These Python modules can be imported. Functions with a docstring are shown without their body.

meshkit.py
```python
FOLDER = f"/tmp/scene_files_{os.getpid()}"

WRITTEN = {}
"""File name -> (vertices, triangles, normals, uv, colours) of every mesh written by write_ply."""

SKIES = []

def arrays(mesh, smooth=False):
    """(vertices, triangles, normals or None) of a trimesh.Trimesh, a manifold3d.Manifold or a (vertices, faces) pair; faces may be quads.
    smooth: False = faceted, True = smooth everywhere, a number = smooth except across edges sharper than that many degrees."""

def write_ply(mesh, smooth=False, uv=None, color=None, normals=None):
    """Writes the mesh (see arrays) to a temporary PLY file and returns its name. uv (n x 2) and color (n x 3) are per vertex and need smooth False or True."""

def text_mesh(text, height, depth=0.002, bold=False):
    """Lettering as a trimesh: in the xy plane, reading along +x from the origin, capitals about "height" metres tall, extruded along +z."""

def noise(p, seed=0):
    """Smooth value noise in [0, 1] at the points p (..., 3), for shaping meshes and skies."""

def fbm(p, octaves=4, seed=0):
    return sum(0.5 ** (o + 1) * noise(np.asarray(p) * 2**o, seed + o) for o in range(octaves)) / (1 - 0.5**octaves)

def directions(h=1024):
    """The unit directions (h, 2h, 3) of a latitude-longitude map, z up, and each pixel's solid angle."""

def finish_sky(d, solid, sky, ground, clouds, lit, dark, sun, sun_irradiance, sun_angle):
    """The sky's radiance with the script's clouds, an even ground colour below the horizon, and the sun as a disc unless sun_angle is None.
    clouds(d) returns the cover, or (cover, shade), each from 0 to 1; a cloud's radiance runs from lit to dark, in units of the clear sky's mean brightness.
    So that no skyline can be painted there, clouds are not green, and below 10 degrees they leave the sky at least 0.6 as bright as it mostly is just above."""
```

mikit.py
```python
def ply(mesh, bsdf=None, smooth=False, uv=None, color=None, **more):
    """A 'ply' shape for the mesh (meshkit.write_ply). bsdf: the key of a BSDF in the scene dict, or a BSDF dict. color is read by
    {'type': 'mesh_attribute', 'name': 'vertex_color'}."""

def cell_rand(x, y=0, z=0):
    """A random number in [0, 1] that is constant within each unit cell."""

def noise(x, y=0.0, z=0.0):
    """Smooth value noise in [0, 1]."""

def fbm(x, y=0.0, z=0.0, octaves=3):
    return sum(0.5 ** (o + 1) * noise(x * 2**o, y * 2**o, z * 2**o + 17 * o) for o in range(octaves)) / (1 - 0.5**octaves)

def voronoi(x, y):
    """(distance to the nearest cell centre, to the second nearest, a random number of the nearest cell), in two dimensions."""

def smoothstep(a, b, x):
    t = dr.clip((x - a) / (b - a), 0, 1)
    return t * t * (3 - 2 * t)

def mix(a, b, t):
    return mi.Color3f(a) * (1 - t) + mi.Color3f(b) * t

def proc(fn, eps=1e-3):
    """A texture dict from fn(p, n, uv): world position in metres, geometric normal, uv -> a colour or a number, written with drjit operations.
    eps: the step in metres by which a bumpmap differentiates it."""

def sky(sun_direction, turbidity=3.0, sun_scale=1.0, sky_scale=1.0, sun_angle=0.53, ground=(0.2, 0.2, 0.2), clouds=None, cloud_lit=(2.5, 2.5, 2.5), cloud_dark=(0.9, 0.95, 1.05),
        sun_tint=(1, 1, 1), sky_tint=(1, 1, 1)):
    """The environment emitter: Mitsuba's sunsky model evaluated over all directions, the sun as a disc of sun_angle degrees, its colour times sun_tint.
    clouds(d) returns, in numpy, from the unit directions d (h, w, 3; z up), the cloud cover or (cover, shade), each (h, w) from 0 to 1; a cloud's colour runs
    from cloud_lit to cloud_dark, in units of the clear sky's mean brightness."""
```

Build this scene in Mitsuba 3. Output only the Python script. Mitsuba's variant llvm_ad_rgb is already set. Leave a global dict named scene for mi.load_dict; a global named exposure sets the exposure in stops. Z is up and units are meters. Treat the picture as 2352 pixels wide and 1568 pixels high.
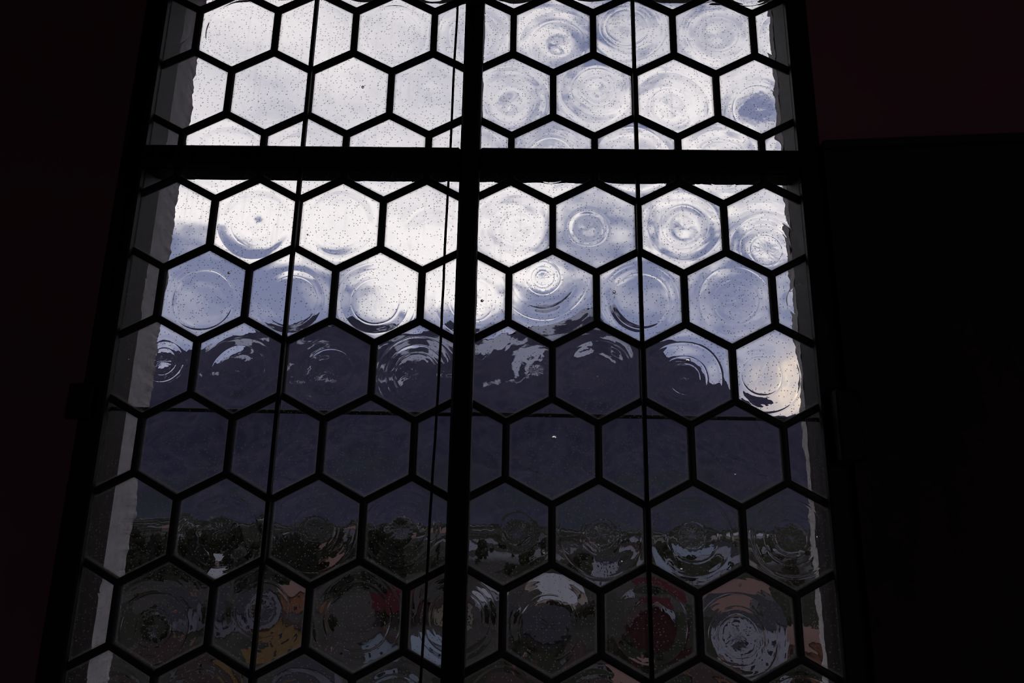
import math, random
import numpy as np, trimesh, shapely, drjit as dr, mitsuba as mi
from shapely.geometry import Polygon, box as sbox
import mikit, meshkit
from mikit import proc, noise, fbm, voronoi, smoothstep, mix

T = mi.ScalarTransform4f
random.seed(7)
rng = np.random.default_rng(7)
scene, labels = {}, {}

# ------------------------------------------------------------------ camera, sky, exposure
exposure = 3.0
EYE = np.array([0.0, -0.9046, 1.65])
FWD = np.array([-0.01495868, 0.97141706, 0.23690742])
scene['camera'] = {'type': 'perspective', 'fov': 72.903, 'fov_axis': 'x', 'near_clip': 0.02, 'far_clip': 30000.0,
                   'to_world': T().look_at(EYE.tolist(), (EYE + FWD).tolist(), [-0.01327254, -0.23710597, 0.97139312])}


def clouds(d):
    el = np.degrees(np.arcsin(np.clip(d[..., 2], -1, 1)))
    az = np.degrees(np.arctan2(d[..., 0], d[..., 1]))
    n1 = meshkit.fbm(d * np.array([5, 5, 9.0]) + 3.1, 5, 11)
    n2 = meshkit.fbm(d * np.array([14, 14, 22.0]) + 9.7, 4, 23)
    n3 = meshkit.fbm(d * np.array([3.5, 3.5, 6.0]) + 1.3, 5, 5)
    n4 = meshkit.fbm(d * np.array([30, 30, 44.0]) + 4.7, 3, 37)
    edge = 20.0 + 20 * (n1 - 0.5) + 7 * (n2 - 0.5) - 4.5 * np.exp(-((az + 8) / 5.0) ** 2) + 4.0 * np.exp(-((az - 5) / 4.5) ** 2)
    low = 1 - np.clip((el - edge + 2.0) / 4.0, 0, 1)           # the grey-blue bank under the bright deck
    low = low * low * (3 - 2 * low)
    deck = 0.03 + 0.42 * np.clip((el - 22) / 12, 0, 1) * np.clip(0.6 + 3.0 * (n3 - 0.42), 0.15, 1) + (2.4 * np.clip(n2 - 0.48, 0, 1) + 1.3 * np.clip(n4 - 0.47, 0, 1)) * np.clip((az + 14) / 18, 0.3, 1)
    rift = np.exp(-((az - 27) / 6.0) ** 2 - ((el - 9.5) / 3.0) ** 2) * np.clip(0.2 + 2.2 * (n2 - 0.3), 0, 1)   # a rift in the bank towards the low sun
    shade = np.clip(np.maximum(low * (0.95 + 0.9 * (n2 - 0.5) - 0.5 * np.clip(n4 - 0.55, 0, 1)), deck), 0, 1) * (1 - 0.9 * rift)
    return 1 - 0.5 * rift, shade


scene['sky'] = mikit.sky([0.62, 0.75, 0.20], turbidity=4.0, sun_scale=0.0, sky_scale=1.0, sky_tint=(1.12, 0.97, 0.74), ground=(0.06, 0.06, 0.055),
                         clouds=clouds, cloud_lit=(2.60, 2.46, 2.38), cloud_dark=(0.50, 0.56, 0.88))

# ------------------------------------------------------------------ materials


def rgb(*c):
    return {'type': 'rgb', 'value': list(c)}


def diffuse(name, c):
    scene[name] = {'type': 'twosided', 'bsdf': {'type': 'diffuse', 'reflectance': rgb(*c)}}
    return name


def princ(name, c, rough=0.6, metal=0.0, spec=0.4):
    scene[name] = {'type': 'twosided', 'bsdf': {'type': 'principled', 'base_color': c if isinstance(c, dict) else rgb(*c), 'roughness': rough, 'metallic': metal, 'specular': spec}}
    return name


LEAD = princ('lead', (0.03, 0.03, 0.033), 0.55, 0.0, 0.3)
IRON = princ('iron', (0.010, 0.009, 0.009), 0.6, 0.0, 0.15)
CORDM = diffuse('cord_fibre', (0.035, 0.022, 0.012))
WOOD = princ('frame_wood', proc(lambda p, n, uv: mix((0.006, 0.004, 0.004), (0.012, 0.009, 0.008), fbm(p.x * 160 + p.y * 90, p.z * 9, p.y * 60, 3))), 0.6, 0.0, 0.2)
PLASTER = princ('reveal_plaster', proc(lambda p, n, uv: mix((0.25, 0.235, 0.235), (0.36, 0.34, 0.34), fbm(p.x * 60, p.y * 60, p.z * 40, 4))), 0.9, 0.0, 0.1)
WALLM = princ('wall_paint', proc(lambda p, n, uv: mix((0.15, 0.070, 0.082), (0.22, 0.105, 0.118), fbm(p.x * 7, p.y * 7, p.z * 5, 4))), 0.8, 0.0, 0.1)
LIT_UPPERM = princ('lit_upper_wall', proc(lambda p, n, uv: mix((0.28, 0.125, 0.150), (0.40, 0.185, 0.215), fbm(p.x * 7, p.y * 7, p.z * 5, 4))), 0.8, 0.0, 0.1)  # same wall, coloured brighter and redder in place of more light
PANELM = princ('wall_panel', proc(lambda p, n, uv: mix((0.040, 0.028, 0.030), (0.060, 0.042, 0.043), fbm(p.x * 20, p.y * 20, p.z * 4, 3))), 0.75, 0.0, 0.1)
ROOMM = diffuse('room_plaster', (0.42, 0.33, 0.31))
STONE = diffuse('outer_masonry', (0.34, 0.32, 0.30))


def dirt(p, n, uv):
    """Grime on the weather side of the glass: a thin film, rain streaks, specks, and a margin along the leads. uv.x is the distance to the pane's edge in metres."""
    film = 0.007 + 0.028 * fbm(p.x * 22, p.z * 9, 3.3, 3) * fbm(p.x * 190, p.z * 130, 6.1, 3) * 2
    streak = smoothstep(0.60, 0.9, noise(p.x * 420, p.z * 16, 1.7)) * 0.10 * smoothstep(0.4, 0.7, noise(p.x * 31, p.z * 17, 8.1))
    d, e, r = voronoi(p.x * 260, p.z * 260)
    speck = smoothstep(0.22, 0.10, d) * dr.select(r > 0.70, 0.85, 0.0)
    margin = smoothstep(0.0074, 0.0046, uv.x + 0.0012 * (noise(p.x * 300, p.z * 300, 5.0) - 0.5)) * 0.32
    return dr.select(n.y > 0.5, dr.clip(film + streak + speck + margin, 0, 0.9), 0.0)


scene['old_glass'] = {'type': 'blendbsdf', 'weight': proc(dirt),
                      'clear': {'type': 'dielectric', 'int_ior': 1.5, 'ext_ior': 1.0, 'specular_transmittance': rgb(0.965, 0.965, 0.975)},
                      'grime': {'type': 'principledthin', 'base_color': rgb(0.55, 0.52, 0.50), 'roughness': 1.0, 'diff_trans': 1.1, 'spec_trans': 0.0}}
scene['air_in_glass'] = {'type': 'dielectric', 'int_ior': 1.0, 'ext_ior': 1.5}

# ------------------------------------------------------------------ helpers


def add(key, mesh, bsdf, smooth=False, **kw):
    base, n = key, 0
    while key in scene:
        n += 1
        key = f'{base}_{n:03d}'
    scene[key] = mikit.ply(mesh, bsdf, smooth, **kw)
    return key


def copy(key, of, to_world):
    base, n = key, 0
    while key in scene:
        n += 1
        key = f'{base}_{n:03d}'
    scene[key] = {**of, 'to_world': to_world}
    return key


def struct(key, label=None):
    labels[key] = {'kind': 'structure', **({'label': label} if label else {})}


def bx(x0, x1, y0, y1, z0, z1):
    m = trimesh.creation.box(extents=(x1 - x0, y1 - y0, z1 - z0))
    m.apply_translation(((x0 + x1) / 2, (y0 + y1) / 2, (z0 + z1) / 2))
    return m


def bevel(x0, x1, y0, y1, z0, z1, b=0.002):
    """A box with every edge chamfered: the hull of three boxes."""
    pts = np.vstack([bx(x0 + b, x1 - b, y0 + b, y1 - b, z0, z1).vertices, bx(x0 + b, x1 - b, y0, y1, z0 + b, z1 - b).vertices, bx(x0, x1, y0 + b, y1 - b, z0 + b, z1 - b).vertices])
    return trimesh.convex.convex_hull(pts)


def cat(*ms):
    return trimesh.util.concatenate([m for m in ms])


def tube(pts, r, sides=8):
    p = np.asarray(pts, float)
    t = np.gradient(p, axis=0)
    t /= np.linalg.norm(t, axis=1, keepdims=True)
    a = np.cross(t, [0, 1.0, 0.02]); a /= np.linalg.norm(a, axis=1, keepdims=True)
    b = np.cross(t, a)
    ang = np.arange(sides) * 2 * np.pi / sides
    v = p[:, None] + r * (np.cos(ang)[None, :, None] * a[:, None] + np.sin(ang)[None, :, None] * b[:, None])
    i, j = np.meshgrid(np.arange(len(p) - 1), np.arange(sides), indexing='ij')
    q = np.stack([i * sides + j, i * sides + (j + 1) % sides, (i + 1) * sides + (j + 1) % sides, (i + 1) * sides + j], -1).reshape(-1, 4)
    f = np.vstack([q[:, [0, 1, 2]], q[:, [0, 2, 3]]])
    n = len(p) * sides
    caps = [[k, (k + 1) % sides, n] for k in range(sides)] + [[n - sides + (k + 1) % sides, n - sides + k, n + 1] for k in range(sides)]
    m = trimesh.Trimesh(np.vstack([v.reshape(-1, 3), p[:1], p[-1:]]), np.vstack([f, caps]), process=False)
    m.fix_normals()
    return m


def prism(poly_xy, z0, z1):
    m = trimesh.creation.extrude_polygon(Polygon(poly_xy), z1 - z0, engine='earcut')
    m.apply_translation((0, 0, z0))
    return m


# ------------------------------------------------------------------ the room
XL, XR = -0.5435, 0.3865            # the sight edges of the frame
ZB, ZT = 1.372, 2.492               # sight edges of the bottom and the top rail
WL, WR = -0.576, 0.417              # where the frame meets the wall

# window wall, weather side: masonry with a splayed opening
add('wall_front__masonry', prism([(-2.4, -0.1), (WL - 0.01, 0.0), (WL - 0.01, 0.052), (-0.574, 0.06), (-0.588, 0.149), (-2.4, 0.149)], 0, 3.3), 'outer_masonry')
add('wall_front__masonry', prism([(2.4, -0.1), (2.4, 0.149), (0.441, 0.149), (0.412, 0.06), (WR + 0.01, 0.052), (WR + 0.01, 0.0)], 0, 3.3), 'outer_masonry')
add('wall_front__masonry', prism([(WL - 0.01, 0.0), (WR + 0.01, 0.0), (0.45, 0.149), (-0.60, 0.149)], ZT + 0.04, 3.3), 'outer_masonry')
add('wall_front__masonry', prism([(WL - 0.01, 0.0), (WR + 0.01, 0.0), (0.45, 0.149), (-0.60, 0.149)], 0, ZB - 0.04), 'outer_masonry')


def reveal(x_in, x_out, seed):
    """The rough plaster on the side of the opening, from the frame to the crumbled outer arris."""
    z = np.arange(ZB - 0.05, ZT + 0.05, 0.0022)
    s = np.array([0, 0.15, 0.4, 0.65, 0.85, 0.95, 1.0])
    Z, S = np.meshgrid(z, s, indexing='ij')
    pt = np.stack([np.full_like(Z, seed), S * 12, Z * 45], -1)
    side = 1 if x_out > x_in else -1
    big = meshkit.fbm(np.stack([np.full_like(Z, seed + 5.5), 0 * Z, Z * 14], -1), 3, seed) - 0.5
    rough = meshkit.fbm(np.stack([np.full_like(Z, seed + 0.31), 0 * Z + 0.47, Z * 52], -1), 5, seed + 1) - 0.5
    X = x_in + (x_out - x_in) * S - side * ((meshkit.fbm(pt, 3, seed + 2) - 0.5) * 0.003 + S ** 3 * (0.009 * big + 0.012 * rough))
    Y = 0.0505 + 0.0995 * S + (1 - S) ** 4 * 0.006 * (meshkit.fbm(np.stack([Z * 70, 0 * Z, 0 * Z + seed], -1), 2, seed + 3) - 0.2)
    front = np.stack([X, Y, Z], -1)
    n0, n1 = Z.shape
    back = front.copy(); back[..., 0] = np.where(S > 0.99, front[..., 0], x_out + side * 0.02); back[..., 0] = front[..., 0] + side * 0.012
    v = np.vstack([front.reshape(-1, 3), back.reshape(-1, 3)])
    i, j = np.meshgrid(np.arange(n0 - 1), np.arange(n1 - 1), indexing='ij')
    q = np.stack([i * n1 + j, i * n1 + j + 1, (i + 1) * n1 + j + 1, (i + 1) * n1 + j], -1).reshape(-1, 4)
    m = n0 * n1
    e = np.arange(n0 - 1)
    rim = [np.stack([e * n1 + c, (e + 1) * n1 + c, (e + 1) * n1 + c + m, e * n1 + c + m], -1) for c in (0, n1 - 1)]
    f = np.vstack([q, q[:, ::-1] + m] + rim)
    mesh = trimesh.Trimesh(v, np.vstack([f[:, [0, 1, 2]], f[:, [0, 2, 3]]]), process=False)
    return mesh


labels[add('wall_front__reveal', reveal(-0.553, -0.573, 3), PLASTER)] = {'label': 'rough pale plaster reveal outside the glass on the left'}
labels[add('wall_front__reveal', reveal(0.391, 0.424, 8), PLASTER)] = {'label': 'rough pale plaster reveal outside the glass on the right'}
# window wall, room side
labels[add('wall_front__plaster', prism([(WL, -0.0005), (-2.4, -0.1005), (-2.4, -0.16), (WL, -0.012)], 0, 3.3), WALLM)] = {'label': 'dark red-brown wall surface left of the window'}
labels[add('wall_front__plaster', prism([(WR, -0.0005), (WR, -0.012), (2.4, -0.19), (2.4, -0.1005)], 2.159, 3.3), LIT_UPPERM)] = {'label': 'dark red-brown upper wall surface right of the window, light put into its colour'}
labels[add('wall_front__panelling', cat(prism([(WR, -0.0005), (WR, -0.022), (2.4, -0.21), (2.4, -0.1005)], 0, 2.147), prism([(WR, -0.0005), (WR, -0.027), (2.4, -0.217), (2.4, -0.1005)], 2.147, 2.159)), PANELM)] = {'label': 'blackish lower panelling right of the window'}
add('wall_front__plaster', bx(WL, WR, -0.02, -0.0005, ZT + 0.036, 3.3), WALLM)
add('wall_front__plaster', bx(WL, WR, -0.02, -0.0005, 0, ZB - 0.036), WALLM)
struct('wall_front', 'dark window wall on both sides of the leaded window')
add('floor', bx(-2.5, 2.5, -4.6, 0.0, -0.1, 0), ROOMM); struct('floor')
add('ceiling', bx(-2.5, 2.5, -4.6, 0.149, 3.3, 3.4), ROOMM); struct('ceiling')
add('wall_back', bx(-2.5, 2.5, -4.6, -4.5, 0, 3.3), ROOMM); struct('wall_back')
add('wall_left', bx(-2.5, -2.4, -4.5, 0.149, 0, 3.3), ROOMM); struct('wall_left')
y0, y1, z0, z1 = -4.3, -1.9, 0.9, 2.9      # unglazed opening added out of view in the right-hand wall to light the room
add('wall_right', cat(bx(2.4, 2.5, -4.5, y0, 0, 3.3), bx(2.4, 2.5, y1, 0.149, 0, 3.3), bx(2.4, 2.5, y0, y1, 0, z0), bx(2.4, 2.5, y0, y1, z1, 3.3)), ROOMM); struct('wall_right')

# ------------------------------------------------------------------ window_1: the frame
struct('window_1', 'tall leaded window of hexagonal bullseye panes in a dark wooden cross frame')
for xa, xb, xs in ((WL, XL, -0.549), (XR, WR, None)):
    l = xa < 0
    m = cat(bevel(xa, xb, -0.014, -0.0034, ZB - 0.036, ZT + 0.036), bx(xa if l else 0.391, -0.5485 if l else xb, 0.0092, 0.0498, ZB - 0.036, ZT + 0.036), bx(xa if l else 0.3965, -0.5535 if l else xb, -0.0034, 0.0092, ZB - 0.036, ZT + 0.036))
    add('window_1__stile', m, WOOD)
for za, zb in ((ZB - 0.036, ZB), (ZT, ZT + 0.036)):
    add('window_1__rail', bevel(XL, XR, -0.014, -0.0034, za, zb), WOOD)
    add('window_1__rail', bx(-0.5485, 0.391, 0.0092, 0.0498, za, zb), WOOD)
MX0, MX1, TZ0, TZ1 = -0.0909, -0.0636, 2.1185, 2.1468
labels[add('window_1__mullion', bevel(MX0, MX1, -0.024, -0.0034, ZB, ZT, 0.003), WOOD)] = {'label': 'thick upright bar of the wooden cross, on the room side of the glass'}
for za, zb in ((ZB, 2.124), (2.150, ZT)):
    labels[add('window_1__outer_mullion', bevel(MX0 + 0.001, -0.0665, 0.0092, 0.050, za, zb, 0.002), WOOD)] = {'label': 'upright post behind the glass'}
for a, b in ((XL, MX0), (MX1, XR)):
    labels[add('window_1__transom', bevel(a, b, -0.022, -0.0034, TZ0, TZ1, 0.003), WOOD)] = {'label': 'thick crossbar of the wooden cross, on the room side of the glass'}
labels[add('window_1__outer_transom', bevel(-0.5485, 0.391, 0.0092, 0.046, 2.124, 2.150, 0.002), WOOD)] = {'label': 'crossbar behind the glass'}
for bxx in (-0.3187, 0.1592):
    for za, zb in ((ZB, TZ0), (TZ1, ZT)):
        k = add('window_1__stanchion_bar', bevel(bxx - 0.0026, bxx + 0.0026, -0.0112, -0.0034, za, zb, 0.0008), IRON)
        labels[k] = {'label': 'thin upright iron bar in front of the leads'}
for a, b in ((-0.5485, MX0 + 0.001), (-0.0665, 0.391)):
    labels[add('window_1__saddle_bar', tube([(a, 0.0135, 1.7738), ((a + b) / 2, 0.0135, 1.7734), (b, 0.0135, 1.773)], 0.0028, 10), IRON, 30)] = {'label': 'thin horizontal iron bar behind the glass'}
add('window_1__bracket', bevel(-0.590, -0.5578, -0.020, -0.0145, 1.756, 1.802, 0.002), IRON)
add('window_1__bracket', bevel(0.397, 0.428, -0.0345, -0.0145, 1.716, 1.806, 0.002), IRON)

# ------------------------------------------------------------------ window_1: leads and panes
HW, PITCH, SIDE, OX, OZ = 0.06, 0.103896, 0.072192, -0.49959, 2.3859
RECT = sbox(-0.553, ZB - 0.010, 0.396, ZT + 0.010)


def vertex(i, k, t):
    return np.array([OX + i * HW, OZ - k * PITCH - t * SIDE])


def came(a, b):
    """One lead came between two joints: a rounded leaf on either side of the glass and the heart between."""
    d = b - a; L = np.linalg.norm(d); d /= L; n = np.array([-d[1], d[0]])
    w, out = 0.00485, []
    th = np.linspace(0, np.pi, 7)
    for ya, sgn in ((-0.0002, -1), (0.0058, 1)):
        prof = np.stack([w * np.cos(th), sgn * 0.0030 * np.sin(th)], 1)
        prof[[0, -1], 1] = 0
        rows = []
        for s, k in ((-0.0046, 0.45), (-0.0020, 0.9), (0.0, 1), (L, 1), (L + 0.0020, 0.9), (L + 0.0046, 0.45)):
            c = a + d * s
            rows.append([[c[0] + n[0] * u * k, ya + y * (0.6 + 0.4 * k), c[1] + n[1] * u * k] for u, y in prof])
        out.append(trimesh.convex.convex_hull(np.array(rows).reshape(-1, 3)))
    h = bx(-0.0009, 0.0009, -0.0002, 0.0058, 0, 1)
    v = np.array(h.vertices)
    c = a + d * (v[:, 2:3] * L) + n * v[:, 0:1]
    out.append(trimesh.Trimesh(np.stack([c[:, 0], v[:, 1], c[:, 1]], 1), h.faces, process=False))
    m = cat(*out); m.fix_normals()
    return m


def clip(a, b, rect):
    g = shapely.LineString([a, b]).intersection(rect)
    return None if g.is_empty or g.length < 0.006 else np.array(g.coords)


inner = sbox(XL - 0.002, ZB - 0.002, XR + 0.002, ZT + 0.002)
for k in range(-2, 11):
    for i in range(-2, 18):
        if (i + k) % 2 == 0:
            edges = [(vertex(i, k, 0), vertex(i, k, 1))]
            edges += [(vertex(i, k, 1), vertex(i + s, k + 1, 0)) for s in (-1, 1)]
            for a, b in edges:
                c = clip(a, b, inner)
                if c is not None:
                    add('window_1__lead_came', came(c[0], c[1]), LEAD, 40)

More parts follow.
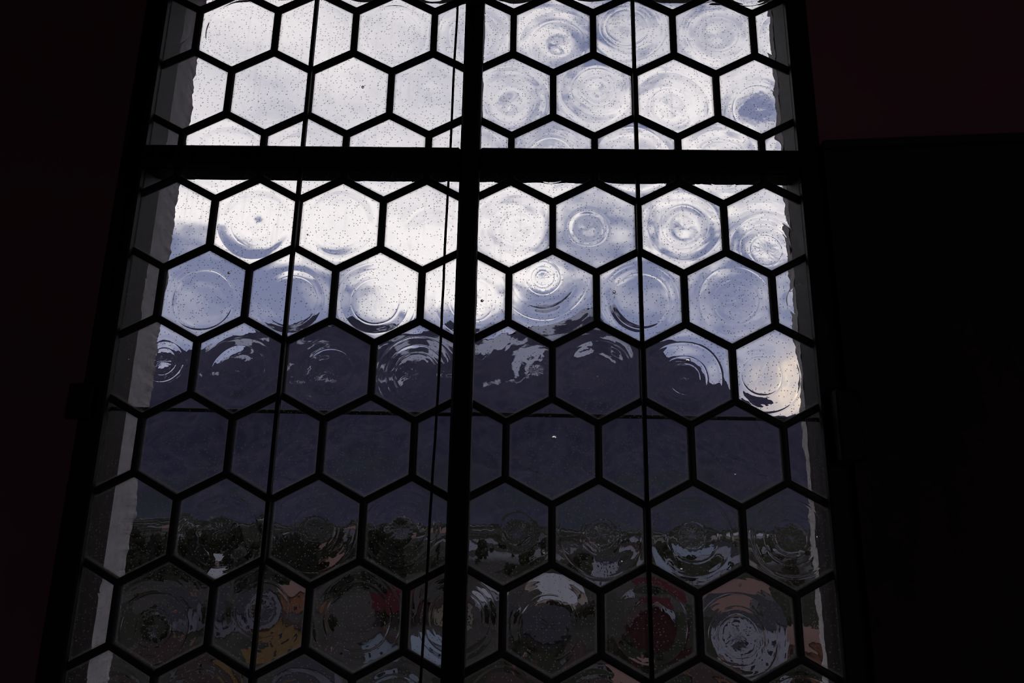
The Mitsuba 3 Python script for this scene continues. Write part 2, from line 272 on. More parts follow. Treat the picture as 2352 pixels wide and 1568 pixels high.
# disc centre (mm from the hexagon's), boss (height, width), swells [(radius, height, width)], fine ridges [(radius, height)], streak height: all in mm
PANES = {
 (0, -2): ((19, 6), (0.1, 14), [(30.9, 0.2, 3)], [(30.9, 0.11)], 0.013),
 (0, 0): ((7, -1), (0.08, 14), [(56.2, 0.24, 3.5)], [(56.2, 0.088), (40.2, 0.044)], 0.018),
 (0, 2): ((0, -2), (0.05, 16), [], [(40.0, 0.044), (53.4, 0.044)], 0.013),
 (0, 4): ((-2, -4), (0.22, 20), [(51.9, 0.26, 4)], [(51.9, 0.066), (39.9, 0.044)], 0.022),
 (0, 6): ((1, -3), (0.8, 15), [(58.3, 0.34, 5)], [(39.8, 0.11), (58.3, 0.088)], 0.026),
 (0, 8): ((7, -20), (1.2, 9), [(58.1, 0.51, 6)], [(58.1, 0.04), (41.0, 0.03)], 0.02),
 (0, 10): ((-9, 12), (0.3, 8), [(57.9, 0.42, 6)], [(31.6, 0.06), (39.5, 0.03), (59.2, 0.05)], 0.018),
 (0, 12): ((8, 1), (1.0, 13), [(56.4, 0.51, 6)], [(47.2, 0.05), (57.7, 0.05), (29.5, 0.03)], 0.016),
 (0, 14): ((-5, -1), (0.2, 12), [(45.8, 0.34, 5)], [(45.8, 0.04)], 0.015),
 (1, -1): None,
 (1, 1): ((-1, -1), (0.1, 20), [], [(49.6, 0.02)], 0.006),
 (1, 3): None,
 (1, 5): ((0, 4), (1.0, 10), [], [(45.4, 0.044)], 0.022),
 (1, 7): ((-3, -12), (2.0, 10), [(54.3, 0.59, 6)], [(58.2, 0.05), (35.5, 0.02)], 0.016),
 (1, 9): ((5, 8), (1.1, 9), [(51.5, 0.51, 6)], [(25.8, 0.05), (37.4, 0.04), (52.8, 0.05)], 0.022),
 (1, 11): ((-9, -19), (1.2, 12), [(56.5, 0.59, 6)], [(56.5, 0.06), (30.8, 0.03)], 0.022),
 (1, 13): ((1, -22), (0.15, 11), [(44.8, 0.2, 7)], [(38.4, 0.03)], 0.03),
 (2, 0): ((9, -6), (0.2, 12), [(53.7, 0.34, 4)], [(53.7, 0.05)], 0.012),
 (2, 2): ((3, -10), (0.1, 12), [(53.5, 0.15, 5)], [(50.9, 0.03)], 0.012),
 (2, 4): ((2, 0), (0.15, 14), [(53.3, 0.15, 5)], [(53.3, 0.066)], 0.022),
 (2, 6): ((0, 0), (0.2, 12), [(53.1, 0.34, 5)], [(50.6, 0.03)], 0.012),
 (2, 8): ((-3, 1), (0.4, 10), [(50.4, 0.3, 6)], [(31.5, 0.11), (39.0, 0.088)], 0.055),
 (2, 10): ((-5, -5), (0.4, 12), [(56.5, 0.85, 5)], [(56.5, 0.07)], 0.02),
 (2, 12): ((2, -4), (0.4, 12), [(53.8, 0.3, 6)], [(37.5, 0.04), (53.8, 0.03)], 0.028),
 (3, -1): None,
 (3, 1): ((1, -1), (1.2, 8), [(52.3, 0.77, 5)], [(53.5, 0.05), (34.8, 0.03)], 0.02),
 (3, 3): ((-2, 3), (0.25, 12), [(49.6, 0.85, 4)], [(52.1, 0.06), (34.7, 0.03)], 0.015),
 (3, 5): ((16, -19), (0.2, 12), [(43.2, 0.34, 5)], [(27.2, 0.03), (40.8, 0.03), (55.6, 0.03)], 0.018),
 (3, 7): ((10, -3), (1.0, 12), [(50.5, 0.59, 6)], [(51.7, 0.04), (24.6, 0.03)], 0.026),
 (3, 9): ((-11, -2), (1.1, 8), [(25.7, 0.42, 2.5)], [(27.0, 0.05)], 0.01),
 (3, 11): ((4, 1), (1.6, 11), [(51.3, 0.77, 6)], [(31.8, 0.06), (50.1, 0.09)], 0.018),
 (3, 13): ((-5, -33), (0.4, 10), [(47.5, 0.59, 6)], [(21.9, 0.05), (35.3, 0.06), (48.7, 0.06)], 0.03),
 (4, 0): ((0, -10), (0.1, 14), [(43.8, 0.26, 3.8)], [(42.5, 0.08), (51.1, 0.03)], 0.012),
 (4, 2): ((2, -10), (0.1, 14), [(44.8, 0.3, 4.4)], [(44.8, 0.06), (36.3, 0.03)], 0.014),
 (4, 4): ((-2, -9), (0.25, 14), [(45.8, 0.56, 6.2)], [(32.6, 0.08), (45.8, 0.05), (55.5, 0.05)], 0.016),
 (4, 6): ((9, -6), (0.9, 13), [(50.5, 0.38, 7.5)], [(50.5, 0.05), (30.1, 0.03)], 0.03),
 (4, 8): ((-13, 28), (0.6, 9), [(51.5, 0.45, 7.5)], [(9.6, 0.03), (15.6, 0.04), (24.0, 0.06), (44.3, 0.06), (59.9, 0.05)], 0.022),
 (4, 10): ((1, -4), (0.1, 14), [(45.3, 0.64, 5.6)], [(39.4, 0.07), (52.5, 0.04)], 0.01),
 (4, 12): ((9, -2), (0.35, 14), [(49.9, 0.3, 7.5)], [(30.9, 0.05), (49.9, 0.06)], 0.028),
 (4, 14): ((-17, -1), (0.2, 9), [(23.7, 0.3, 5.0)], [(23.7, 0.05)], 0.015),
 (5, -1): ((16, 7), (0.6, 8), [(21.4, 0.26, 6.2)], [(17.8, 0.05), (27.3, 0.04)], 0.03),
 (5, 1): ((-1, -5), (0.15, 14), [(35.5, 0.45, 6.2)], [(35.5, 0.04)], 0.022),
 (5, 3): ((2, -4), (0.1, 16), [(34.2, 0.36, 5.6)], [(31.8, 0.05), (47.1, 0.02)], 0.02),
 (5, 5): ((-2, -6), (0.3, 12), [(44.6, 0.42, 7.0)], [(29.3, 0.05), (39.9, 0.05), (51.6, 0.06)], 0.022),
 (5, 7): ((38, 1), (0.2, 8), [(23.4, 0.22, 6.2)], [], 0.02),
 (5, 9): ((0, -5), (0.25, 16), [(46.6, 0.6, 7.5)], [(48.9, 0.03)], 0.03),
 (5, 11): ((-4, -6), (0.5, 13), [(45.2, 0.6, 7.5)], [(20.9, 0.05), (30.2, 0.06), (49.9, 0.06)], 0.022),
 (5, 13): ((-23, -1), (0.5, 10), [(40.4, 0.45, 10.0)], [(26.6, 0.05), (50.8, 0.05)], 0.03),
 (7, -1): None,
 (7, 1): ((0, -3), (0.25, 16), [(44.8, 0.52, 8.8)], [(44.8, 0.04)], 0.026),
 (7, 3): ((0, 1), (0.4, 11), [(39.1, 0.45, 7.5)], [(14.5, 0.04), (29.0, 0.04), (53.6, 0.05)], 0.03),
 (7, 5): ((-11, 4), (0.5, 9), [(38.9, 0.38, 7.5)], [(33.3, 0.04), (46.7, 0.05)], 0.032),
 (7, 7): ((16, 4), (0.6, 9), [(21.0, 0.19, 3.8)], [(19.9, 0.06)], 0.022),
 (7, 9): ((2, 0), (0.4, 9), [(46.3, 0.45, 8.8)], [(17.6, 0.05), (24.3, 0.04), (51.8, 0.05)], 0.032),
 (7, 11): ((-3, 0), (0.45, 10), [(46.1, 0.52, 8.8)], [(16.5, 0.04), (32.9, 0.05), (49.4, 0.05)], 0.034),
 (7, 13): ((-1, 0), (0.4, 12), [(39.4, 0.38, 8.8)], [(20.8, 0.05), (32.8, 0.05), (45.9, 0.09), (49.2, 0.06)], 0.03),
 (8, 0): ((-9, -16), (0.5, 9), [(38.2, 0.45, 8.8)], [(21.8, 0.05), (41.5, 0.05)], 0.034),
 (8, 2): ((2, 7), (0.9, 12), [(46.8, 0.38, 7.5)], [(32.6, 0.06), (15.2, 0.04)], 0.026),
 (8, 4): ((2, 0), (0.5, 14), [(48.7, 0.52, 7.5)], [(40.1, 0.07), (53.1, 0.07)], 0.022),
 (8, 6): ((4, 2), (0.5, 13), [(47.4, 0.38, 7.5)], [(32.4, 0.05), (42.1, 0.06), (49.6, 0.04)], 0.024),
 (8, 8): ((-3, -6), (0.7, 14), [(47.2, 0.45, 7.5)], [(37.6, 0.04)], 0.03),
 (8, 10): ((0, -2), (0.5, 15), [(47.1, 0.45, 7.5)], [(46.0, 0.05)], 0.026),
 (8, 12): ((-13, -13), (1.1, 13), [(44.7, 0.38, 8.8)], [(24.5, 0.05), (34.1, 0.05), (49.0, 0.06)], 0.026),
 (8, 14): ((-26, -5), (0.2, 12), [(26.5, 0.22, 7.5)], [], 0.02),
}
GLASS = 0.0040


def radius_of(poly, c, th):
    """Distance from c to the convex polygon's boundary in the directions th."""
    p = np.array(poly.exterior.coords)[:-1]
    if not poly.exterior.is_ccw:
        p = p[::-1]
    r = np.full(len(th), 9.0)
    for a, b in zip(p, np.roll(p, -1, 0)):
        n = np.array([(b - a)[1], -(b - a)[0]]); n /= np.linalg.norm(n)
        dn = np.cos(th) * n[0] + np.sin(th) * n[1]
        h = n @ (a - c)
        r = np.minimum(r, np.where(dn > 1e-6, h / np.maximum(dn, 1e-6), 9.0))
    return r


def pane(poly, c, spec, seed):
    boss, swells, ridges, streak = spec
    centre = np.array([poly.centroid.x, poly.centroid.y])
    inside = poly.buffer(-0.006).contains(shapely.Point(c))
    mc = c if inside else centre
    nth = 112
    th = np.arange(nth) * 2 * np.pi / nth
    R = radius_of(poly, mc, th)
    nodes = np.arange(1.5, 1000 * R.max() + 1.5, 1.5)
    if inside:
        nodes = np.concatenate([nodes, [0.4, 0.9]] + [r + np.array([-1.2, -.6, 0, .6, 1.2]) for r, _ in ridges])
    nodes = np.unique(np.round(nodes[nodes > 0.3], 2))
    nodes = nodes[np.concatenate([[True], np.diff(nodes) > 0.22])]
    rr = np.minimum(nodes[:, None] / 1000, R[None])
    P = np.vstack([mc[None], (mc + rr[..., None] * np.stack([np.cos(th), np.sin(th)], -1)).reshape(-1, 2)])
    q = (P - c) * 1000
    r = np.hypot(q[:, 0], q[:, 1]); a = np.arctan2(q[:, 1], q[:, 0])
    wob = 1 + 0.09 * (meshkit.noise(np.stack([np.cos(a) * 1.3, np.sin(a) * 1.3, 0 * a + seed * .7], -1), seed) - 0.5)   # the discs are not quite round
    r = r * wob
    h = boss[0] * np.exp(-0.5 * (r / boss[1]) ** 2)
    amp = 0.15 + 1.5 * meshkit.noise(np.stack([np.cos(a) * 1.7, np.sin(a) * 1.7, 0 * a + seed * .37], -1), seed + 3)
    for r0, A, s in swells:
        h = h + A * amp * np.exp(-0.5 * ((r - r0) / s) ** 2)
    for r0, A in ridges:
        g = -0.1 + 1.8 * meshkit.noise(np.stack([np.cos(a) * 1.6, np.sin(a) * 1.6, 0 * a + r0], -1), seed + 5)
        h = h + 1.9 * A * g * np.exp(-0.5 * ((r - r0) / 0.70) ** 2)
    b = a + r * 0.004
    h = h + 3.4 * streak * (0.35 + 0.65 * amp) * (meshkit.fbm(np.stack([r / 3.4, np.cos(b) * 4.5 + 7, np.sin(b) * 4.5 + seed], -1), 3, seed + 9) - 0.5)
    h = h + 0.05 * (meshkit.fbm(np.stack([P[:, 0] * 45, P[:, 1] * 30, 0 * r + seed], -1), 2, seed + 13) - 0.5)
    h = h + 0.012 * (meshkit.noise(np.stack([P[:, 0] * 260, P[:, 1] * 200, 0 * r + seed], -1), seed + 15) - 0.5)
    n = len(nodes)
    tri = [[0, 1 + j, 1 + (j + 1) % nth] for j in range(nth)]
    i, j = np.meshgrid(np.arange(n - 1), np.arange(nth), indexing='ij')
    A_, B_ = 1 + i * nth + j, 1 + i * nth + (j + 1) % nth
    quad = np.stack([A_, A_ + nth, B_ + nth, B_], -1).reshape(-1, 4)
    f = np.vstack([tri, quad[:, [0, 1, 2]], quad[:, [0, 2, 3]]])
    e1, e2 = P[f[:, 1]] - P[f[:, 0]], P[f[:, 2]] - P[f[:, 0]]
    f = f[np.abs(e1[:, 0] * e2[:, 1] - e1[:, 1] * e2[:, 0]) > 1e-11]
    dist = shapely.distance(shapely.points(P), poly.exterior)
    out = np.stack([P[:, 0], GLASS + h / 1000, P[:, 1]], -1)
    # room side: flat, on a coarser fan
    Pi = np.vstack([mc[None], mc + R[:, None] * np.stack([np.cos(th), np.sin(th)], -1)])
    inn = np.stack([Pi[:, 0], np.zeros(len(Pi)), Pi[:, 1]], -1)
    fi = np.array([[0, 1 + (j + 1) % nth, 1 + j] for j in range(nth)])
    rim_o = np.stack([Pi[1:, 0], GLASS + h[1 + (n - 1) * nth:1 + n * nth] / 1000, Pi[1:, 1]], -1)
    rim_i = inn[1:]
    k = np.arange(nth); k1 = (k + 1) % nth
    o = len(out) + len(inn)
    fr = np.vstack([np.stack([o + k, o + nth + k, o + nth + k1], -1), np.stack([o + k, o + nth + k1, o + k1], -1)])
    V = np.vstack([out, inn, rim_o, rim_i])
    F = np.vstack([f[:, ::-1], fi[:, ::-1] + len(out), fr[:, ::-1]])
    uv = np.zeros((len(V), 2)); uv[:len(out), 0] = dist; uv[len(out), 0] = 0.05
    m = trimesh.Trimesh(V, F, process=False)
    if m.volume < 0:
        m = trimesh.Trimesh(V, F[:, ::-1], process=False)
    return m, uv


FLAT = ((0.0, 10), [], [], 0.0)
FLECKS = []


def fleck(c, rad, tall):
    """A speck or a drip mark of dried dirt, lying on the weather side of a pane."""
    n = 7
    a = np.arange(n) * 2 * np.pi / n + rng.uniform(0, 1)
    k = rng.uniform(.6, 1.2, n) * rad
    v = np.vstack([c, np.stack([c[0] + k * np.cos(a) / (1 + .15 * (tall - 1)), np.full(n, c[1]), c[2] + k * np.sin(a) * tall], 1)])
    FLECKS.append(trimesh.Trimesh(v, [[0, 1 + j, 1 + (j + 1) % n] for j in range(n)], process=False))


scene['dried_dirt'] = {'type': 'principledthin', 'base_color': rgb(0.60, 0.56, 0.55), 'roughness': 1.0, 'diff_trans': 1.0, 'spec_trans': 0.0}

seed = 0
BUBBLES = [(-0.4077, 1.9632, 1.9), (-0.3633, 1.8424, 1.3), (0.1246, 1.9422, 2.3), (0.2536, 1.9433, 1.3), (0.2211, 1.8482, 3.2), (-0.0558, 1.9275, 2.0), (-0.2413, 2.2555, 2.2),
           (0.043, 1.7428, 3.2), (0.2751, 1.6992, 1.6), (-0.3032, 2.0211, 1.3), (0.2014, 1.5823, 2.0), (0.1278, 1.5903, 1.5), (0.373, 1.6237, 1.8), (-0.5295, 1.8389, 1.0), (0.0308, 1.5985, 1.4)]
for k in range(-1, 10):
    for i in range(-2 if k % 2 == 0 else -1, 16, 2):
        hexa = Polygon([vertex(i, k, 0), vertex(i, k, 1), vertex(i + 1, k + 1, 0), vertex(i + 2, k, 1), vertex(i + 2, k, 0), vertex(i + 1, k - 1, 1)])
        poly = hexa.intersection(RECT).buffer(-0.0012, join_style='mitre')
        if poly.is_empty or poly.area < 1e-4 or poly.bounds[0] > XR or poly.bounds[2] < XL:
            continue
        seed += 1
        c = np.array(hexa.centroid.coords[0])
        flat = k == 6
        if (k, i) in PANES:
            if PANES[(k, i)] is None:
                flat = True
            else:
                off, *spec = PANES[(k, i)]
                c = c + np.array(off) / 1000
        elif not flat:
            r = np.random.default_rng(100 * k + i + 500)
            spec = ((r.uniform(.2, .6), r.uniform(9, 13)), [(r.uniform(42, 50), r.uniform(.3, .6), 6)], [(r.uniform(25, 48), .05)], r.uniform(.012, .03))
            c = c + r.uniform(-.008, .008, 2)
        m, uv = pane(poly, c, FLAT if flat else spec, seed)
        key = add('window_1__pane', m, 'old_glass', True, uv=uv)
        pick = np.flatnonzero(uv[:, 0] > 0.005)
        for q in rng.choice(pick, 26):
            fleck(m.vertices[q] + [rng.normal(0, .001), 0.00004, rng.normal(0, .001)], rng.uniform(.00016, .00042) * (1.5 if rng.random() < .1 else 1), 1 + (rng.random() < .25) * rng.uniform(1, 5))
        if flat:
            labels[key] = {'label': 'plain flat glass pane without a bullseye'}
        for bX, bZ, br in BUBBLES:
            if poly.contains(shapely.Point(bX, bZ)):
                s = trimesh.creation.icosphere(3, 1.0)
                s.apply_scale((br / 1000, min(br, 1.7) / 1000, br / 1000)); s.apply_translation((bX, GLASS / 2, bZ))
                labels[add(key + '__bubble', s, 'air_in_glass', True)] = {'label': 'round air bubble in the glass'}

labels[add('window_1__dirt_flecks', cat(*FLECKS), 'dried_dirt')] = {'kind': 'stuff', 'label': 'tiny flecks and drip marks of dried dirt on the outside of the panes'}

# the cord that hangs in front of the window
CP = np.array([(-0.0990, 2.70), (-0.0992, 2.45), (-0.0995, 2.3646), (-0.1015, 2.2225), (-0.1015, 2.1285), (-0.1023, 2.0767), (-0.1034, 1.9893), (-0.1037, 1.8481), (-0.1054, 1.7381), (-0.1074, 1.67), (-0.1081, 1.5848), (-0.1090, 1.5176), (-0.1108, 1.4584), (-0.113, 1.36), (-0.114, 1.2)])
zz = np.linspace(2.70, 1.2, 160)
cx = np.interp(zz, CP[::-1, 1], CP[::-1, 0]); cx = np.convolve(np.pad(cx, 4, 'edge'), np.ones(9) / 9, 'valid')
cx = cx + 0.0006 * (meshkit.noise(np.stack([zz * 30, 0 * zz, 0 * zz], -1), 4) - 0.5)
add('cord', tube(np.stack([cx, np.full_like(zz, -0.05), zz], -1), 0.0016, 8), CORDM, 40)
labels['cord'] = {'label': 'thin dark cord hanging straight down in front of the glass, just left of the mullion', 'category': 'cord'}

# ------------------------------------------------------------------ outside: valley, mountain
H0 = -45.0


def smooth(a, b, x):
    t = np.clip((x - a) / (b - a), 0, 1)
    return t * t * (3 - 2 * t)


def grid(xs, ys, zf):
    X, Y = np.meshgrid(xs, ys, indexing='xy')
    Z = zf(X, Y)
    ny, nx = X.shape
    i, j = np.meshgrid(np.arange(ny - 1), np.arange(nx - 1), indexing='ij')
    a = i * nx + j
    q = np.stack([a, a + 1, a + nx + 1, a + nx], -1).reshape(-1, 4)
    return trimesh.Trimesh(np.stack([X, Y, Z], -1).reshape(-1, 3), np.vstack([q[:, [0, 1, 2]], q[:, [0, 2, 3]]]), process=False)


def ground_z(X, Y):
    n = meshkit.fbm(np.stack([X / 90, Y / 90, 0 * X], -1), 3, 2) - 0.5
    near = smooth(15, 110, Y)
    return -12 + (H0 + 12) * near + 3.0 * n * near * (1 - smooth(120, 180, Y) * (1 - smooth(700, 1100, Y))) - 6 * smooth(900, 2600, Y)


ys = np.concatenate([np.arange(3, 200, 8), np.arange(200, 1000, 25), np.arange(1000, 3301, 100)])
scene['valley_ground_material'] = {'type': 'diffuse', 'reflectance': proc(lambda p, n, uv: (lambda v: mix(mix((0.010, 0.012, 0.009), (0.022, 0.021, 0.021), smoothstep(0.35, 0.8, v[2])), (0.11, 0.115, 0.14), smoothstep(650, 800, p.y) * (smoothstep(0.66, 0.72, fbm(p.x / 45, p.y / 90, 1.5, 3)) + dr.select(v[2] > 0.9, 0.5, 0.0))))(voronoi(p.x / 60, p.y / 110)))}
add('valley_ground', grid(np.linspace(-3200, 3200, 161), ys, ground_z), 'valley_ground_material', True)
struct('valley_ground', 'dark meadows and fields of the valley floor')

RX = np.array([-9000, -6500, -4600, -3690, -3027, -2600, -2348, -1959, -1644, -1321, -951, -706, -520, -348, -39, 194, 420, 546, 640, 778, 1084, 1350, 1682, 1903, 2122, 2451, 2815, 3400, 4500, 6500, 9000.])
RZ = np.array([1100, 1000, 1250, 1290, 1330, 1420, 1549, 1610, 1590, 1500, 1470, 1640, 1560, 1470, 1560, 1660, 1730, 1790, 1770, 1680, 1470, 1360, 1120, 1006, 907, 798, 720, 640, 700, 820, 600.])


def mountain_z(X, Y):
    t = np.clip((Y - 2500) / 3500, 0, 1.25)
    up = np.where(t < 1, t ** 1.25, 1 - 1.6 * (t - 1))
    ridge = np.interp(X, RX, RZ)
    p3 = np.stack([X / 800, Y / 1300, 0 * X], -1)
    spur = np.abs(meshkit.fbm(p3, 5, 31) - 0.5) * 2                  # spurs and gullies
    crag = meshkit.fbm(np.stack([X / 150, Y / 220, 0 * X], -1), 4, 41) - 0.5
    w = np.clip(t * (1.02 - t) * 4, 0, 1)
    return H0 - 20 + (ridge + 70) * up - 420 * spur * w + 90 * crag * np.clip(t * 1.5, 0, 1)


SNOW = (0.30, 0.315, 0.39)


def hazy_mountain_colour(p, n, uv):
    hazy_rock = mix((0.022, 0.023, 0.046), (0.050, 0.046, 0.070), fbm(p.x / 120, p.y / 160, p.z / 90, 4))  # blue of the distant haze is mixed into rock and forest colours
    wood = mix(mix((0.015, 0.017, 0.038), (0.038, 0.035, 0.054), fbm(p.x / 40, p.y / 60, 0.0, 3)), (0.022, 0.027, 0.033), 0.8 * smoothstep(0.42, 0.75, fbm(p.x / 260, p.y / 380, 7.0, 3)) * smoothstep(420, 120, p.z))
    base = mix(wood, hazy_rock, smoothstep(500, 1000, p.z + 250 * (fbm(p.x / 200, p.y / 200, 4.0, 3) - 0.5)))
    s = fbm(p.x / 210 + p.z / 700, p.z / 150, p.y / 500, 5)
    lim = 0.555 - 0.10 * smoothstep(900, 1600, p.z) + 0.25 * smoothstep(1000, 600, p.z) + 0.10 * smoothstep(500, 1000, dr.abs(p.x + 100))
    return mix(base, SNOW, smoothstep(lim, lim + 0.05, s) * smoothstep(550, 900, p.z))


scene['hazy_mountain_material'] = {'type': 'diffuse', 'reflectance': proc(hazy_mountain_colour)}
add('mountain', grid(np.concatenate([np.linspace(-9000, -4000, 60), np.linspace(-3960, 3960, 300), np.linspace(4000, 9000, 60)]), np.linspace(2400, 6900, 110), mountain_z), 'hazy_mountain_material', True)
labels['mountain'] = {'label': 'dark haze-blue mountain range with snow patches behind the valley', 'category': 'mountain'}

# ------------------------------------------------------------------ outside: houses
SHADED_WALLS = dict(ochre=(0.125, 0.080, 0.036), lilac=(0.109, 0.101, 0.126), orange=(0.134, 0.063, 0.038), white=(0.210, 0.214, 0.260), pale=(0.143, 0.168, 0.210), cream=(0.151, 0.139, 0.105), grey=(0.084, 0.084, 0.088), red=(0.026, 0.006, 0.008), warm=(0.260, 0.218, 0.189), dark=(0.025, 0.021, 0.021))  # house colours scaled darker, shade under the mountain put into them
SHADED_ROOFS = dict(red=(0.030, 0.008, 0.010), brown=(0.021, 0.015, 0.015), slate=(0.019, 0.020, 0.025), snow=(0.193, 0.197, 0.227), pink=(0.101, 0.063, 0.059), bluegrey=(0.105, 0.126, 0.168))
for n_, c_ in SHADED_WALLS.items():
    diffuse('render_' + n_, c_)
for n_, c_ in SHADED_ROOFS.items():
    diffuse('roof_' + n_, c_)
diffuse('window_dark', (0.02, 0.02, 0.028)); diffuse('window_trim', (0.45, 0.45, 0.46)); diffuse('chimney_brick', (0.12, 0.07, 0.06))
WIN = mikit.ply(cat(bx(-0.5, 0.5, -0.06, 0.05, -0.7, 0.7)), 'window_dark')


def house(label, x, y, w, d, h, rot, wall, roof, rh, floors=2, cols=3, group=None, wins=True, ridge_x=True):
    base, n = 'house', 0
    key = base
    while key in labels:
        n += 1
        key = f'{base}_{n:03d}'
    z = float(ground_z(np.array([[float(x)]]), np.array([[float(y)]]))[0, 0]) - 0.6
    M = T().translate([x, y, z]).rotate([0, 0, 1], rot)
    a, b = w / 2, d / 2
    if ridge_x:      # ridge runs left to right, gables at the ends
        prof = Polygon([(-b, 0), (b, 0), (b, h), (0, h + rh), (-b, h)])
        m = trimesh.creation.extrude_polygon(prof, w, engine='earcut')
        v = np.array(m.vertices); m.vertices = np.stack([v[:, 2] - a, v[:, 0], v[:, 1]], 1)
    else:
        prof = Polygon([(-a, 0), (a, 0), (a, h), (0, h + rh), (-a, h)])
        m = trimesh.creation.extrude_polygon(prof, d, engine='earcut')
        v = np.array(m.vertices); m.vertices = np.stack([v[:, 0], b - v[:, 2], v[:, 1]], 1)
    m.fix_normals()
    scene[key + '__walls'] = mikit.ply(m, 'render_' + wall, to_world=M)
    q, o, th = (b if ridge_x else a), 0.7, 0.28
    s = rh / q
    pr = Polygon([(-q - o, h - s * o), (0, h + rh), (q + o, h - s * o), (q + o, h - s * o + th), (0, h + rh + th), (-q - o, h - s * o + th)])
    L = (w if ridge_x else d) + 2 * o
    m = trimesh.creation.extrude_polygon(pr, L, engine='earcut'); v = np.array(m.vertices)
    m.vertices = np.stack([v[:, 2] - L / 2, v[:, 0], v[:, 1]], 1) if ridge_x else np.stack([v[:, 0], v[:, 2] - L / 2, v[:, 1]], 1)
    m.fix_normals()
    scene[key + '__roof'] = mikit.ply(m, 'roof_' + roof, to_world=M)
    if wins:
        cxp, cyp = (a * 0.4, q * 0.35) if ridge_x else (q * 0.35, b * 0.3)
        zc = h + rh * 0.65
        scene[key + '__chimney'] = mikit.ply(cat(bx(cxp - .4, cxp + .4, cyp - .4, cyp + .4, zc - 1, h + rh + 1.3), bx(cxp - .5, cxp + .5, cyp - .5, cyp + .5, h + rh + 1.3, h + rh + 1.5)), 'chimney_brick', to_world=M)
        for fl in range(floors):
            zw = 1.9 + fl * (h - 0.6) / max(floors, 1)
            for c_ in range(cols):
                copy(key + '__window', WIN, M @ T().translate([-a + w * (c_ + 0.5) / cols, -b, zw]))
            for c_ in range(2):
                copy(key + '__window', WIN, M @ T().translate([-a, -b + d * (c_ + 0.5) / 2, zw]).rotate([0, 0, 1], -90))
    labels[key] = {'label': label, 'category': 'house', **({'group': group} if group else {})}
    return key


# the near quarter, below the castle
house('ochre yellow house with brown roof, low on the left half of the window', -80, 243, 13, 11, 9, 8, 'ochre', 'brown', 4, 3, 3, ridge_x=False)
house('lilac grey house beside the ochre yellow house', -105, 282, 15, 12, 9, -6, 'lilac', 'slate', 5, 3, 4)
house('pinkish orange house behind the ochre yellow house', -104, 342, 16, 12, 8, 4, 'orange', 'pink', 5, 2, 4)
house('dark house under a dark red gabled roof, right of the ochre house', -52, 310, 20, 13, 6, -4, 'dark', 'red', 8, 2, 4)
house('pale blue house below the dark red roof', -42, 227, 11, 10, 8, 5, 'pale', 'brown', 3.5, 2, 3, ridge_x=False)
house('pale blue house with bluish roof just left of the mullion foot', -25, 222, 9, 10, 7, -3, 'pale', 'bluegrey', 3.5, 2, 2)
house('tall white house with rows of small dark windows, low on the right', 70, 231, 20, 14, 15, -10, 'white', 'slate', 4, 5, 6)
house('dark red timber house with brown roof beside the tall white house', 46, 256, 15, 12, 10, 5, 'red', 'brown', 4.5, 2, 3, ridge_x=False)
house('dark house with slate roof right of the mullion', 8, 262, 17, 12, 7, 10, 'dark', 'slate', 5.5, 2, 4)
house('grey house with dark roof in front of the dark slate roofed one', 20, 213, 12, 10, 6, -14, 'grey', 'brown', 4, 2, 3)
house('cream house beyond the green plot by the mullion', -30, 318, 13, 11, 7, 12, 'cream', 'brown', 4, 2, 3)
house('grey barn with dark brown roof, low at the left edge', -97, 205, 16, 12, 5, 15, 'grey', 'brown', 5, 1, 3)
house('white house with bluish roof in the middle distance on the right', 142, 604, 40, 22, 12, -6, 'white', 'bluegrey', 9, 3, 6)
house('bright warm white house among dark trees on the left', -209, 492, 30, 12, 6, 2, 'warm', 'snow', 6, 2, 6)
house('long white house with many windows in the middle distance', 57, 463, 24, 14, 13, 3, 'white', 'slate', 4, 4, 7)
house('tan house with pink roof behind the dark trees', -172, 637, 24, 16, 9, 10, 'orange', 'pink', 6, 2, 4)
house('grey house with slate roof at the left edge', -132, 285, 14, 11, 7, -12, 'lilac', 'slate', 5, 2, 3)
house('house with pink roof beside the right reveal', 118, 380, 20, 13, 7, -18, 'grey', 'pink', 7, 2, 4)
house('pinkish grey house low by the right reveal', 92, 240, 14, 12, 8, -20, 'orange', 'pink', 4, 2, 3)
house('white house with snowy roof beyond the green plot', -13, 365, 17, 11, 6, -5, 'white', 'snow', 5, 2, 4)
house('house with a broad snowy roof behind the dark tree on the right', 20, 378, 22, 13, 6, -9, 'warm', 'snow', 7, 2, 4)
house('white house with red roof behind the dark red timber house', 62, 330, 16, 12, 8, -4, 'white', 'red', 5, 2, 4)
house('grey house with pink roof behind the tall white house', 92, 318, 18, 12, 8, -12, 'grey', 'pink', 6, 2, 4)
for x, y, w, wl, rf in ((-52, 190, 12, 'lilac', 'slate'), (-2, 186, 11, 'grey', 'brown'), (28, 186, 11, 'dark', 'pink'), (50, 194, 12, 'orange', 'brown'), (-76, 186, 11, 'ochre', 'brown')):
    house({-52: 'lilac house with slate roof at the bottom, under the pale blue houses', -2: 'grey house with brown roof at the bottom, right of the mullion foot', 28: 'dark house with pink roof at the bottom, right of centre', 50: 'orange house with brown roof at the bottom, under the tall white house', -76: 'ochre house with brown roof at the bottom, under the lilac grey house'}[x], x, y, w, 10, 5, (x * 7) % 23 - 11, wl, rf, 4, 1, 3)
r = np.random.default_rng(12)
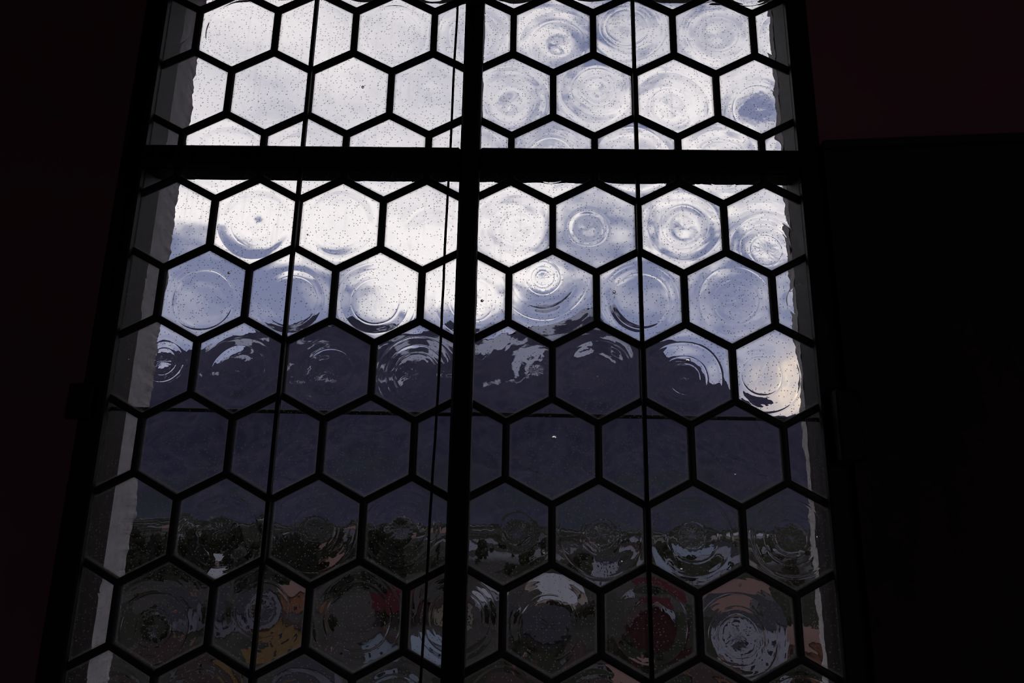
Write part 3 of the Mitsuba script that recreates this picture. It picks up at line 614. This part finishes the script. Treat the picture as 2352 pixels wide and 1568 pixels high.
for kx in range(30):
    y = 640 + 30 * kx + r.uniform(0, 8); x = r.uniform(-0.5, 0.36) * y
    house('small far house in the valley, seen through the lower panes', x, y, r.uniform(14, 26), r.uniform(11, 15), r.uniform(6, 9), r.uniform(-30, 30), r.choice(['white', 'grey', 'cream', 'lilac', 'warm'] if x > -0.12 * y else ['grey', 'dark', 'lilac']), r.choice(['snow', 'brown', 'slate', 'pink'] if x > -0.12 * y else ['brown', 'slate', 'pink']), r.uniform(4, 6), group='small far houses in the valley', wins=False, ridge_x=bool(r.integers(2)))

# ------------------------------------------------------------------ outside: trees
scene['needles'] = {'type': 'twosided', 'bsdf': {'type': 'diffuse', 'reflectance': rgb(0.009, 0.011, 0.008)}}
scene['dark_leaves'] = {'type': 'twosided', 'bsdf': {'type': 'diffuse', 'reflectance': rgb(0.011, 0.012, 0.008)}}
diffuse('bark', (0.035, 0.025, 0.02))


def conifer(seed):
    g = np.random.default_rng(seed); ms = []
    for k in range(9):
        z = 0.12 + 0.88 * k / 9; rad = 0.22 * (1 - k / 9.4) * g.uniform(.85, 1.15); n = 11
        a = np.arange(n) * 2 * np.pi / n + g.uniform(0, 3)
        rr = rad * g.uniform(.6, 1.15, n)
        ring = np.stack([rr * np.cos(a), rr * np.sin(a), z - 0.05 * g.uniform(.3, 1.3, n)], 1)
        v = np.vstack([[0, 0, z + 0.16], ring, [0, 0, z + 0.02]])
        f = [[0, 1 + j, 1 + (j + 1) % n] for j in range(n)] + [[n + 1, 1 + (j + 1) % n, 1 + j] for j in range(n)]
        ms.append(trimesh.Trimesh(v, f, process=False))
    return cat(*ms)


def broadleaf(seed):
    g = np.random.default_rng(seed); ms = []
    for k in range(46):
        s = trimesh.creation.icosphere(1, 1.0)
        d = g.normal(size=3); d /= np.linalg.norm(d); d *= g.uniform(.2, 1) ** 0.5
        s.vertices = s.vertices * g.uniform(.07, .13) * g.uniform(.7, 1.3, (len(s.vertices), 1)) + [0, 0, .62] + d * [.28, .28, .30]
        ms.append(s)
    return cat(*ms)


CON = [mikit.ply(conifer(s), 'needles') for s in (1, 2, 3)]
LEAF = [mikit.ply(broadleaf(s), 'dark_leaves') for s in (1, 2, 3)]
TRUNK = mikit.ply(trimesh.creation.cylinder(0.02, 0.4, sections=7, transform=trimesh.transformations.translation_matrix((0, 0, 0.2))), 'bark')


def tree(x, y, hgt, kind, label, group, v):
    base, n = ('conifer_tree' if kind == 'c' else 'leafy_tree'), 0
    key = base
    while key in labels:
        n += 1
        key = f'{base}_{n:03d}'
    z = float(ground_z(np.array([[float(x)]]), np.array([[float(y)]]))[0, 0])
    M = T().translate([x, y, z]).rotate([0, 0, 1], v * 47 % 360).scale([hgt, hgt, hgt])
    scene[key + '__crown'] = {**(CON if kind == 'c' else LEAF)[v % 3], 'to_world': M}
    scene[key + '__trunk'] = {**TRUNK, 'to_world': M}
    labels[key] = {'label': label, 'category': 'tree', 'group': group}


TAKEN = [(scene[k + '__walls']['to_world'].matrix.numpy()[:2, 3], (10.0 if scene[k + '__walls']['to_world'].matrix.numpy()[1, 3] < 400 else 16.0)) for k in labels if k.startswith('house')]


def free(x, y, rad):
    if any(np.hypot(x - p[0], y - p[1]) < rad + q for p, q in TAKEN):
        return False
    TAKEN.append(((x, y), rad))
    return True


r = np.random.default_rng(5)
v = 0
for _ in range(1500):
    y = r.uniform(400, 660); x = -0.16 * y - r.uniform(0, 0.40) * y; hgt = r.uniform(20, 34); con = v % 4 > 0
    if v < 64 and free(x, y, hgt * (0.25 if con else 0.45)):
        tree(x, y, hgt, 'c' if con else 'l', 'dark conifer in the wood on the left of the valley' if con else 'dark leafy tree in the wood on the left of the valley', 'trees of the dark wood on the left', v)
        v += 1
v = 0
for _ in range(1500):
    y = r.uniform(430, 900); x = r.uniform(-0.15, 0.42) * y; hgt = r.uniform(9, 17); con = v % 3 == 0
    if v < 60 and free(x, y, hgt * (0.25 if con else 0.45)):
        tree(x, y, hgt, 'c' if con else 'l', 'dark conifer between the far houses' if con else 'dark leafy tree between the far houses', 'trees between the far houses', v + 100)
        v += 1
v = 0
for _ in range(1500):
    y = r.uniform(205, 330); x = r.uniform(-0.52, 0.42) * y; hgt = r.uniform(8, 12); con = v % 4 == 0
    if v < 24 and free(x, y, hgt * (0.26 if con else 0.44)):
        tree(x, y, hgt, 'c' if con else 'l', 'dark conifer among the near houses' if con else 'dark garden tree among the near houses', 'garden trees among the near houses', v + 200)
        v += 1
